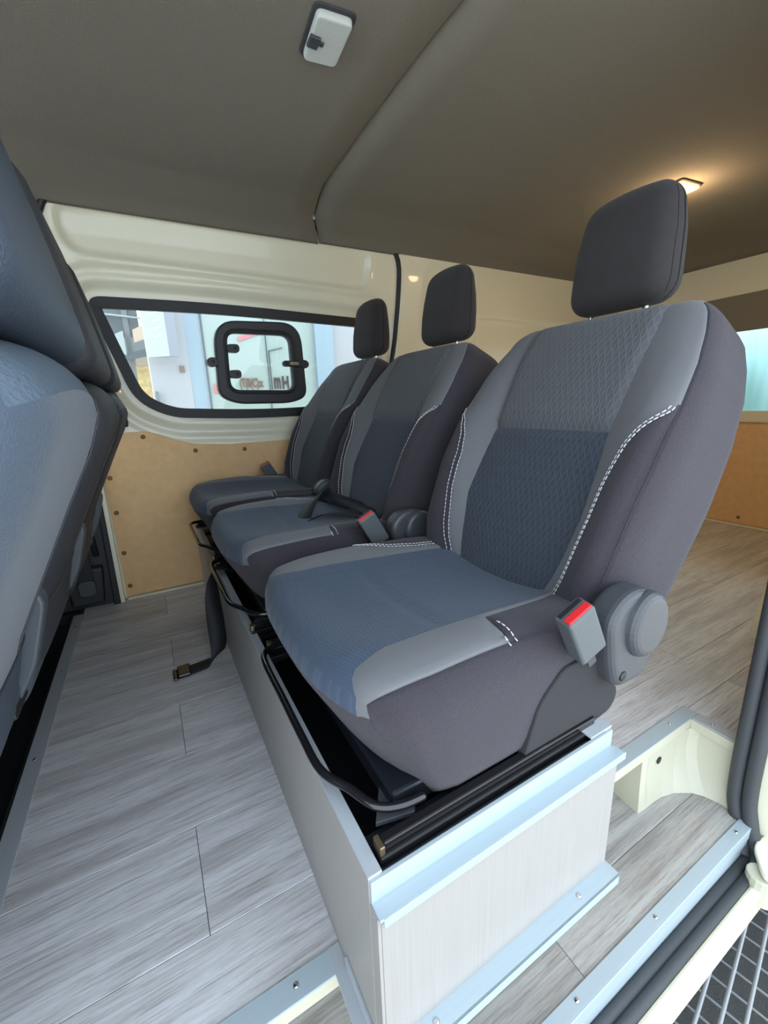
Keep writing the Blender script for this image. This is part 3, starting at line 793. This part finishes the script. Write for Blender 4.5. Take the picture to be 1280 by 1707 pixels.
# headrest
HH = (.043, .099, .099)
def head_map(pw, ps, ph, lift=0.0):
    q = round3((pw * HH[0], ps * HH[1], ph * HH[2]), HH, .034)
    h = (q[2] + HH[2]) / (2 * HH[2])
    y = q[1] * interp(h, [(0, .97), (.2, 1.0), (.6, .97), (1, .84)])
    w_ = q[0] * interp(h, [(0, 1.0), (.4, 1.0), (1, .68)])
    w_ -= .010 * (q[1] / HH[1]) ** 2 * (1 if q[0] > 0 else 0) * 1.0 + 0
    z = q[2]
    return Vector((.829 - w_ + z * .06, .540 + y, .953 + z - .012 * (q[1] / HH[1]) ** 2 * max(0, h - .5)))
def make_seat():
    root = empty('bench_seat', (.35, .54, .255))
    parts = []
    b = upholstery('backrest', lines(35, (-.92, -.72, -.55, .55, .72, .92)), lines(12), lines(44, (.64 * .5 / LB * 2 - 1, .715 * .5 / LB * 2 - 1)), back_map, back_uv, back_cls,
                   {'fab_dark': 1, 'fab_mid': 1, 'fab_up': 1, 'fab_grey': 1},
                   {'fab_dark': 'backrest', 'fab_mid': 'lumbar_insert', 'fab_up': 'upper_insert', 'fab_grey': 'grey_panel'}, root)
    paths = []
    for sg in (-1, 1):
        for off in (-.010, .018):
            paths.append([back_map(sg * (.72 + off), 1, 2 * v - 1, .0016) for v in np.linspace(.05, .715 * .5 / LB, 60)])
    stitch(paths, b)
    k = MB()
    for sg in (-1, 1):
        k.tube([back_map(sg * .92, 1, 2 * v - 1, .0004) for v in np.linspace(.03, .97, 50)], .0012, 5)
    o = obj('seam', k, M['fab_dark'], b, True); o['kind'] = 'stuff'
    c = upholstery('seat_cushion', lines(34), lines(35, (-.92, -.72, -.60, .60, .72, .92)), lines(12), cush_map, cush_uv, cush_cls,
                   {'fab_dark': 1, 'fab_seat': 1, 'fab_grey': 1},
                   {'fab_dark': 'seat_cushion', 'fab_seat': 'cushion_insert', 'fab_grey': 'grey_panel'}, root, 1)
    paths = []
    for off in (-.012, .016):
        paths.append([cush_map(2 * t - 1, (.72 + off), 1, .0016) for t in np.linspace(.10, .52, 50)])
        paths.append([cush_map(2 * (.475 + off) - 1, -s_, 1, .0016) for s_ in np.linspace(.74, 1.0, 12)])
    stitch(paths, c)
    o = upholstery('headrest', lines(14), lines(24), lines(24), head_map, lambda a, b_, c_: (b_, c_), lambda *a: 'head', {'head': 1}, {'head': 'headrest'}, root)
    seam = MB(); pts = [head_map(.55, -1, z, 0) + Vector((0, -.0004, 0)) for z in np.linspace(-.9, .9, 24)]
    seam.tube(pts, .0009, 5); obj('seam', seam, M['fab_dark'], o, True)
    for sy in (-.055, .055):
        k = MB(); k.tube([(.812, .540 + sy, .80), (.828, .540 + sy, .90)], .0055, 10); obj('headrest_post', k, M['chrome'], root, True)
    # recliner cover
    P = round_poly([(.470, .420), (.496, .448), (.535, .455), (.575, .440), (.588, .400), (.582, .345), (.560, .312), (.498, .315), (.484, .350)], .022, 4)
    k = MB(); k.prism(P, lambda u, v_, w_: (u, w_, v_), .276, .318)
    rc = obj('recliner_cover', k, M['plastic'], root, False, .012, 4)
    P = [(.545 + .042 * math.cos(a), .402 + .047 * math.sin(a)) for a in np.linspace(0, 2 * math.pi, 28, endpoint=False)]
    k = MB(); k.prism(P, lambda u, v_, w_: (u, w_, v_), .264, .29); obj('pivot_cap', k, M['plastic'], rc, False, .012, 4)
    k = MB(); k.dome((.508, .2755, .335), (0, -1, 0), .0075, .15, 12, 2); obj('screw_hole', k, M['seal'], rc, True)
    for m_ in rc.modifiers: m_.harden_normals = False
    # carpeted side flap
    P = round_poly([(.352, .252), (.378, .330), (.420, .364), (.498, .368), (.505, .330), (.545, .285), (.535, .258), (.49, .250)], [.004, .02, .01, .01, .02, .02, .02, .01], 4)
    k = MB(); k.prism(P, lambda u, v_, w_: (u, w_, v_), .3000, .312); obj('side_flap', k, M['carpet'], root, False, .002)
    # buckle
    bk = make_buckle(root)
    # runners and front bar
    for y in (.302, .745):
        k = MB(); k.box(.143, .500, y - .011, y + .011, .2405, .252); k.box(.150, .490, y - .006, y + .006, .252, .264)
        rl = obj('seat_runner', k, M['blackmetal'], root, False, .002)
        k = MB(); k.box(.144, .150, y - .008, y + .008, .243, .262); obj('end_stop', k, M['gold'], rl, False, .001)
    k = MB(); k.box(.18, .50, .33, .74, .245, .275); obj('seat_pan', k, M['innerblack'], root, False, .004)
    k = MB(); k.prism([(.155, .325), (.20, .315), (.25, .40), (.23, .44)], lambda u, v_, w_: (u, v_, w_), .250, .256); obj('link_plate', k, M['plastic'], root, False, .001)
    path = catmull([(.215, .318, .266), (.185, .320, .268), (.160, .332, .270), (.143, .366, .272), (.1235, .405, .274), (.121, .47, .275), (.121, .56, .275), (.121, .66, .275), (.130, .695, .274), (.155, .712, .272), (.19, .722, .270)], 6)
    k = MB(); k.tube(path, .0052, 10); obj('adjuster_bar', k, M['blackmetal'], root, True)
    bake(root, (.35, .54, .255))
    return root
def make_buckle(root, dy=0.0, dx=0.0, dz=0.0):
    """buckle body leaning forward, with the red release face on top"""
    c0 = Vector((.447 + dx, .290 + dy, .388 + dz)); ax = Vector((-.50, -.05, .86)).normalized(); u = Vector((.86, -.12, .50)).normalized(); w_ = ax.cross(u)
    if w_.y > 0: w_ = -w_
    def bx(a0, a1, u0, u1, w0, w1):
        vs = [c0 + ax * a + u * b + w_ * c for a in (a0, a1) for b in (u0, u1) for c in (w0, w1)]
        return vs, [(0, 2, 3, 1), (4, 5, 7, 6), (0, 1, 5, 4), (2, 6, 7, 3), (0, 4, 6, 2), (1, 3, 7, 5)]
    k = MB(); k.add(*bx(0, .078, -.021, .021, -.013, .013)); bk = obj('belt_buckle', k, M['buckle'], root, False, .004, 3)
    k = MB(); k.add(*bx(.074, .0800, -.018, .018, .0005, .0105)); obj('release_button', k, M['red'], bk, False, .001)
    k = MB(); k.add(*bx(.074, .0786, -.018, .018, -.0095, -.003)); obj('tongue_slot', k, M['seal'], bk, False, .0005)
    k = MB(); k.add(*bx(-.03, .002, -.007, .007, -.002, .002)); obj('stalk', k, M['plastic'], bk, False, .001)
    return bk

seat1 = make_seat()
tag(seat1, 'nearest charcoal bench seat with grey side strips and large plastic recliner cap', 'seat', 'row of three single seats')
def copy_tree(o, parent=None):
    c = o.copy(); COL.objects.link(c)
    if parent: c.parent = parent
    for ch in list(o.children): copy_tree(ch, c)
    return c
seat2 = copy_tree(seat1); seat2.location = (.335, 1.055, .262); seat2['label'] = 'middle charcoal seat of the row, loose black belt on its cushion'
seat3 = copy_tree(seat1); seat3.location = (.325, 1.515, .272); seat3['label'] = 'farthest charcoal seat of the row, beside the window'
for ch in list(seat3.children):
    if ch.name.startswith('belt_buckle'):
        for g in list(ch.children): bpy.data.objects.remove(g)
        bpy.data.objects.remove(ch)
b3 = make_buckle(seat3, .455, .02, .005); 
for o in [b3] + b3.children_recursive: o.data.transform(Matrix.Translation(-Vector((.35, .54, .255))))

# ------------------------------------------------------------------ seat plinth
pl = empty('seat_plinth', (0, 0, 0)); tag(pl, 'long grey laminate box with aluminium edges carrying the three seats', 'plinth')
k = MB(); k.box(.1235, .138, .282, 1.798, .0, .2505); obj('front_board', k, M['lam'], pl, False, .001)
k = MB(); k.box(.1232, .1390, .2815, 1.797, .2508, .2535); obj('edge_strip', k, M['alu_y'], pl, False, .0008)
k = MB(); k.box(.492, .506, .282, 1.798, .0, .2505); obj('rear_board', k, M['lam'], pl, False, .001)
k = MB(); k.box(.462, .507, .2815, 1.797, .2508, .2535); obj('edge_strip', k, M['alu_y'], pl, False, .0008)
k = MB(); k.prism([(.124, .2), (.124, .012), (.1275, .012), (.1275, .2)], lambda u, v_, w_: (u, w_, v_), .282, .2822)
k = MB(); k.box(.1275, .502, .2655, .2805, .022, .2195); obj('end_board', k, M['lam'], pl, False, .001)
k = MB(); k.box(.1235, .1270, .2655, .2805, .000, .2195); obj('board_edge', k, M['lam'], pl)
k = MB(); k.box(.1245, .505, .2785, .2835, .2195, .2490); k.box(.1245, .510, .2615, .2790, .2195, .2225); k.box(.1285, .512, .2605, .2625, .2110, .2225)
obj('end_trim', k, M['alu'], pl, False, .0008)
k = MB(); k.box(.135, .505, .2440, .2690, .0220, .0250); k.box(.135, .505, .2440, .2460, .006, .0250)
ft = obj('foot_angle', k, M['alu'], pl, False, .0008)
for x in (.185, .430):
    k = MB(); k.dome((x, .256, .025), (0, 0, 1), .0042, .35, 10, 2); obj('screw', k, M['chrome'], ft, True)
k = MB(); k.box(.1195, .1235, .282, .362, .0, .022); k.box(.1065, .1235, .2825, .392, -.0005, .0035); obj('side_angle', k, M['alu_y'], pl, False, .0008)
k = MB(); k.box(.1380, .492, .285, 1.797, .155, .165); obj('tray', k, M['innerblack'], pl)
k = MB(); k.box(.1385, .4615, .2840, .330, .2300, .2400); k.box(.1385, .4615, .2842, .2875, .240, .2465); obj('side_channel', k, M['innerblack'], pl, False, .001)
for y in (.745, .84, 1.26, 1.34, 1.715):
    k = MB(); k.box(.139, .491, y - .022, y + .022, .2280, .2400); obj('side_channel', k, M['innerblack'], pl, False, .001)

# ------------------------------------------------------------------ straps
def ribbon(name, path, width_dirs, hw, m, parent=None, thick=.0014):
    P = catmull(path, 8); Wd = catmull(width_dirs, 8); v = []; f = []; n = len(P)
    for p, w_ in zip(P, Wd):
        w_ = np.array(w_) / np.linalg.norm(w_)
        v.append(tuple(np.array(p) - w_ * hw)); v.append(tuple(np.array(p) + w_ * hw))
    for i in range(n - 1): f.append((2 * i, 2 * i + 1, 2 * i + 3, 2 * i + 2))
    o = link_mesh(name, v, f, m, parent, True)
    s_ = o.modifiers.new('solid', 'SOLIDIFY'); s_.thickness = thick; s_.offset = 0
    return o
fs = empty('floor_strap'); tag(fs, 'black belt strap hanging from the plinth onto the planks', 'belt strap')
ribbon('webbing', [(.150, 1.20, .262), (.112, 1.20, .266), (.098, 1.20, .20), (.096, 1.195, .10), (.092, 1.18, .03), (.070, 1.17, .0065), (.04, 1.165, .003), (.00, 1.16, .003)],
       [(0, 1, 0), (.3, 1, 0), (.9, .7, 0), (1, .2, 0), (1, .5, 0), (.4, 1, 0), (.1, 1, 0), (0, 1, 0)], .024, M['strap'], fs)
k = MB(); k.box(-.020, .012, 1.134, 1.186, .001, .012); k.box(-.032, -.020, 1.130, 1.18, .001, .008); obj('adjuster', k, M['blackmetal'], fs, False, .003)
ls = empty('lap_strap'); tag(ls, 'loose black lap belt lying across the back of the middle cushion', 'belt strap')
ribbon('webbing', [(.495, .98, .405), (.45, 1.00, .418), (.40, 1.04, .416), (.345, 1.055, .400), (.36, 1.10, .414), (.42, 1.15, .445), (.47, 1.20, .425)],
       [(.2, 1, 0), (.5, 1, .1), (1, .4, 0), (1, .5, .1), (1, -.2, .3), (.8, .2, .6), (.5, .3, 1)], .023, M['strap'], ls)
ribbon('webbing', [(.42, .88, .42), (.47, .93, .418), (.50, 1.02, .415), (.48, 1.12, .425), (.44, 1.2, .435)],
       [(1, -.6, .2), (1, -.4, .3), (1, 0, .4), (1, .3, .4), (1, .4, .4)], .02, M['strap'], ls)

# ------------------------------------------------------------------ front seats seen from behind
def xprof(z): return np.interp(z, [.20, .26, .32, .43, .52, .59, .657, .70, .735, .76], [-.262, -.235, -.200, -.172, -.128, -.094, -.060, -.044, -.050, -.080])
def fback_map(pt, ps, pv):
    h = (.055, .212, .275)
    q = round3((pt * h[0], ps * h[1], pv * h[2]), h, .050)
    z = .485 + q[2]; zz = .485 + pv * h[2]
    sa = abs(q[1]) / h[1]
    x = float(xprof(min(.70, z))) - .055 + q[0] - .010 * sa ** 3
    wfac = interp(z, [(.2, .80), (.35, .92), (.5, 1.0), (.65, 1.0), (.76, .94)])
    z -= .018 * sa ** 2 * (1 if pv > 0 else 0) * max(0, pv)
    return Vector((x, .515 + q[1] * wfac, z))
def fhead_map(pt, ps, pv):
    h = (.060, .212, .138)
    q = round3((pt * h[0], ps * h[1], pv * h[2]), h, .034)
    hh = (q[2] + .135) / .27
    z = .898 + q[2]
    return Vector((-.104 + q[0] - .052 * hh ** 1.2, .512 + q[1] * interp(hh, [(0, 1.0), (.3, .99), (1, .88)]), z))
def make_front(cloth, head):
    root = empty('cab_seat', (-.20, .49, .0))
    def cls(ax, sg, c):
        pt, ps, pv = c
        if ax == 'x' and sg > 0 and pv > .86: return 'topband'
        if ax == 'z' and sg > 0: return 'topband'
        if pv < -.25 : return 'lower'
        return 'cloth'
    M['topband'] = TOPB; M['lower'] = M['fvinyl']; M['cloth'] = cloth
    upholstery('backrest', lines(10), lines(26), lines(30, (.86, -.25)), fback_map, lambda a, b, c: (b * .25, c * .25), cls,
               {'cloth': 1, 'lower': 1, 'topband': 1}, {'cloth': 'backrest', 'lower': 'lower_cover', 'topband': 'top_band'}, root)
    M['hd'] = head
    upholstery('headrest', lines(10), lines(22), lines(20), fhead_map, lambda a, b, c: (b, c), lambda *a: 'hd', {'hd': 1}, {'hd': 'headrest'}, root)
    k = MB(); k.box(-.20, -.10, .32, .66, .735, .785); obj('neck_filler', k, M['fdark'], root, False, .012, 3)
    k = MB()
    # piping lines of the back
    pth = [fback_map(1, .52, v) + Vector((.001, 0, 0)) for v in np.linspace(-.25, .86, 20)]; k.tube(pth, .0015, 5)
    pth = [fback_map(1, s_, -.25) + Vector((.001, 0, 0)) for s_ in np.linspace(-1, 1, 24)]; k.tube(pth, .0018, 5)
    obj('piping', k, M['fdark'], root, True)
    # moulded base at the bottom
    v = []; f = []
    prof = [(.50, .30), (.645, .30), (.70, .34), (.725, .44), (.735, .50)]
    k = MB()
    k.prism(round_poly([(-.50, .262), (-.262, .258), (-.225, .275), (-.200, .33), (-.205, .40), (-.50, .40)], .03, 5), lambda u, v_, w_: (u, w_, v_), .31, .712)
    bs = obj('seat_base', k, M['fplastic'], root, False, .02, 4)
    k = MB(); k.prism(round_poly([(-.46, .262), (-.262, .262), (-.215, .30), (-.180, .36), (-.150, .46), (-.20, .50), (-.30, .42)], .02, 4), lambda u, v_, w_: (u, w_, v_), .690, .722)
    sd = obj('side_cover', k, M['fplastic'], root, False, .008, 3)
    k = MB(); k.box(-.225, -.195, .700, .728, .365, .395); obj('slot', k, M['seal'], sd, False, .004)
    k = MB(); k.box(-.232, -.205, .66, .726, .305, .325); obj('slot', k, M['seal'], sd, False, .004)
    k = MB(); k.tube([(-.175, .70, .48), (-.19, .712, .40), (-.215, .715, .33), (-.24, .705, .27)], .009, 8); obj('link_arm', k, M['fplastic'], root, True)
    k = MB(); k.tube([(-.185, .716, .395), (-.185, .730, .395)], .012, 12); obj('pivot', k, M['plastic'], root, False, .003)
    bake(root, (-.20, .49, .0))
    return root
TOPB = mat('pale_blue_knit_band', (.075, .105, .14), .9, bump=1.0, scale=260)
fs1 = make_front(M['fseat'], M['fvinyl']); tag(fs1, 'nearest cab seat with blue grey cloth back and headrest at the left edge', 'seat', 'cab seats seen from behind')
fs2 = copy_tree(fs1); fs2.location = (-.195, .925, -.005); fs2['label'] = 'middle cab seat mostly hidden behind the blue grey one'
fs3 = copy_tree(fs1); fs3.location = (-.19, 1.355, -.005); fs3['label'] = 'farthest cab seat with dark headrest near the window corner'
for s_ in (fs2, fs3):
    for ch in s_.children_recursive:
        if ch.type == 'MESH':
            me = ch.data.copy(); ch.data = me
            for i, mm in enumerate(me.materials):
                if mm in (M['fseat'], M['fvinyl'], TOPB): me.materials[i] = M['fdark']

# ------------------------------------------------------------------ outside the window
bd = empty('white_building'); tag(bd, 'white building wall with painted lettering outside the long side window', 'building')
def vline(x0, z0, x1, z1, w_, y=3.99, m=M['dark_out'], name='joint', th=.01):
    d = Vector((x1 - x0, 0, z1 - z0)).normalized(); s_ = Vector((-d.z, 0, d.x)) * w_ / 2
    a, b = Vector((x0, y, z0)), Vector((x1, y, z1)); k = MB()
    vs = [a - s_, a + s_, b + s_, b - s_]; k.add(vs + [p + Vector((0, th, 0)) for p in vs], [(0, 1, 2, 3), (4, 7, 6, 5), (0, 4, 5, 1), (1, 5, 6, 2), (2, 6, 7, 3), (3, 7, 4, 0)])
    return obj(name, k, m, bd)
k = MB(); k.box(.12, .41, 4.0, 4.3, -.62, 1.95); obj('facade', k, M['wallout'], bd)
k = MB(); k.box(.41, .545, 4.005, 4.3, -.62, 1.95); obj('pilaster', k, M['wallblue'], bd)
k = MB(); k.box(.545, 1.52, 4.002, 4.3, -.62, 1.95); obj('shutter', k, M['wallgreen'], bd)
k = MB(); k.box(1.52, 1.70, 3.96, 4.3, -.62, 1.95); obj('pilaster', k, M['wallblue'], bd)
k = MB(); k.box(1.70, 5.2, 4.0, 4.3, -.62, 1.95); obj('facade', k, M['wallout'], bd)
vline(.545, .5, .545, 2.2, .012); vline(1.065, .5, 1.065, 1.5, .004); vline(1.085, 1.185, 1.21, 1.215, .005); vline(1.085, .85, 1.085, 1.185, .005)
k = MB(); k.box(.335, .372, 3.985, 4.0, 1.0, 1.05); obj('wall_plate', k, M['letter2'], bd)
k = MB(); k.box(.13, .15, 3.95, 4.0, .6, .85); obj('post', k, M['beam'], bd)
def text(body, x, z, size, m, name, sx=1.0, ital=0.0, y=3.992, off=0.0):
    c = bpy.data.curves.new(name, 'FONT'); c.body = body; c.size = size; c.extrude = .002; c.shear = ital
    c.materials.append(m); c.offset = off; o = bpy.data.objects.new(name, c); COL.objects.link(o); o.parent = bd
    o.rotation_euler = (math.pi / 2, 0, 0); o.location = (x, y, z); o.scale = (sx, 1, 1)
    bpy.context.view_layer.update()
    me = bpy.data.meshes.new_from_object(o.evaluated_get(bpy.context.evaluated_depsgraph_get()))
    q = bpy.data.objects.new(name, me); COL.objects.link(q); q.parent = bd; q.matrix_basis = o.matrix_basis.copy()
    if not me.materials: me.materials.append(m)
    bpy.data.objects.remove(o); return q
text('m', 1.103, .862, .200, M['letter'], 'lettering', .42, off=.005); text('H', 1.178, .862, .150, M['letter'], 'lettering', .62, off=.006)
text('(T(B(C):x', .800, .878, .105, M['letter2'], 'lettering', .50, off=.003)
k = MB(); k.add([(.828, 3.99, 1.255), (1.025, 3.99, 1.325), (1.025, 3.99, 1.355), (.828, 3.99, 1.290)], [(0, 1, 2, 3)])
pk = obj('red_band', k, M['pink'], bd); s_ = pk.modifiers.new('solid', 'SOLIDIFY'); s_.thickness = .003
k = MB(); k.box(1.015, 1.135, 3.985, 3.99, 1.405, 1.425); obj('dark_band', k, M['beam'], bd)
k = MB(); k.box(.585, .625, 3.99, 4.0, .83, .90); obj('red_mark', k, M['pink'], bd)
sb = empty('sign_box'); tag(sb, 'white hanging box sign with grey side on the building', 'sign')
def quadprism(q, dy, name, m, parent, y=3.72):
    k = MB(); n = len(q)
    k.add([(x, yy, z) for x, yy, z in q] + [(x, yy + dy, z) for x, yy, z in q], [tuple(range(n)), tuple(range(n, 2 * n))[::-1]] + [(i, n + i, n + (i + 1) % n, (i + 1) % n) for i in range(n)])
    return obj(name, k, m, parent)
# box stands at an angle to the wall: white face toward the street, narrow grey end
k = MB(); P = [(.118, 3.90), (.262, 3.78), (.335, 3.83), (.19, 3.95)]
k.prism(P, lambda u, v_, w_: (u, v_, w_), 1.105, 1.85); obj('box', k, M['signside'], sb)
k = MB(); P = [(.116, 3.898), (.261, 3.777), (.263, 3.7815), (.119, 3.902)]
k.prism(P, lambda u, v_, w_: (u, v_, w_), 1.102, 1.85); obj('sign_face', k, M['signface'], sb)
k = MB(); k.box(.20, .235, 3.86, 4.0, 1.50, 1.54); obj('bracket', k, M['beam'], sb)
for i in range(5):
    k = MB(); z = 1.24 + i * .055; t0, t1_ = .45, .8
    k.add([(.116 + .145 * t, 3.896 - .121 * t, z + dz) for t, dz in ((t0, 0), (t1_, .012), (t1_, .022), (t0, .010))], [(0, 1, 2, 3)]); obj('faded_line', k, M['signbar'], sb)
# street beyond, left of the facade
sh = empty('street_shelter'); tag(sh, 'dark canopy, beams and pale boards seen at the left of the long window', 'shelter')
k = MB(); k.box(-2.2, .115, 5.0, 5.2, 1.42, 2.0); obj('canopy', k, M['dark_out'], sh)
k = MB(); k.box(-2.2, .30, 6.2, 6.3, -.6, 1.6); obj('back_wall', k, M['beam'], sh)
k = MB(); k.prism([(-.20, 1.585), (.16, 1.562), (.16, 1.572), (-.20, 1.597)], lambda u, v_, w_: (u, w_, v_), 4.95, 4.99); obj('light_tube', k, M['signface'], sh)
k = MB(); k.box(-.018, .028, 4.98, 5.1, .55, 1.8); obj('column', k, M['beam'], sh)
k = MB(); k.prism([(.05, 1.34), (.20, 1.40), (.20, 1.53), (.05, 1.45)], lambda u, v_, w_: (u, w_, v_), 4.9, 4.96); obj('board', k, M['peach'], sh)
k = MB(); k.prism([(-.15, 1.30), (-.03, 1.22), (-.03, 1.44), (-.15, 1.385)], lambda u, v_, w_: (u, w_, v_), 4.9, 4.96); obj('board', k, M['signface'], sh)
k = MB(); k.prism([(-.2, 1.14), (.2, 1.24), (.2, 1.30), (-.2, 1.20)], lambda u, v_, w_: (u, w_, v_), 4.92, 5.0); obj('beam', k, M['dark_out'], sh)
k = MB(); k.box(-.6, .24, 5.3, 5.4, .55, 1.16); obj('planted_wall', k, M['straw'], sh)
k = MB(); k.box(.04, .20, 5.2, 5.25, 1.16, 1.24); obj('board', k, M['peach'], sh)
# pale corrugated sheet behind the tailgate
v = []; f = []; n = 121
for i in range(n):
    y = .2 + 1.9 * i / (n - 1); x = 3.35 + .035 * math.cos(y * 2 * math.pi / .21)
    v += [(x, y, -.2), (x, y, 1.9)]
for i in range(n - 1): f.append((2 * i, 2 * i + 2, 2 * i + 3, 2 * i + 1))
o = link_mesh('corrugated_screen', v, f, M['bluecur'], smooth=True); s_ = o.modifiers.new('solid', 'SOLIDIFY'); s_.thickness = .004
tag(o, 'pale blue corrugated sheet outside the tailgate window', 'screen')
# ground and grating
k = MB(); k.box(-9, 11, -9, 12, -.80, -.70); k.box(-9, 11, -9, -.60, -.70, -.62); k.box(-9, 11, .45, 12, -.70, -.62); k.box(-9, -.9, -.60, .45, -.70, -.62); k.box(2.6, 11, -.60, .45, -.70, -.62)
struct(obj('ground', k, M['concrete']), 'unseen concrete ground around the van, made pale to bounce light inside', 'ground')  # out of view; pale tone chosen so sunlight bounces into the van
k = MB(); k.box(-.9, 2.6, -.60, .45, -.70, -.635); struct(obj('floor', k, M['asphalt']), 'dark grey ground patch under the metal grating', 'mat')  # darker ground tone laid only beneath the grating
av = Vector((.0483, .0100, 0)); bv = Vector((.0070, -.0355, 0)); O_ = Vector((.40, .20, -.60))
gm = empty('expanded_metal_grating'); tag(gm, 'galvanised diamond mesh grating on the ground outside the sill', 'grating')
k1 = MB(); k2 = MB()
for j in range(-8, 26):
    a = O_ + bv * j - av * 10; b = O_ + bv * j + av * 40
    k1.tube([a, b], .0045, 6)
for i in range(-10, 41):
    a = O_ + av * i - bv * 8; b = O_ + av * i + bv * 26
    k2.tube([a, b], .0026, 6)
o1 = obj('long_strand', k1, M['steel'], gm, True); o2 = obj('cross_strand', k2, M['steel'], gm, True)
for o in (o1, o2): o['kind'] = 'stuff'
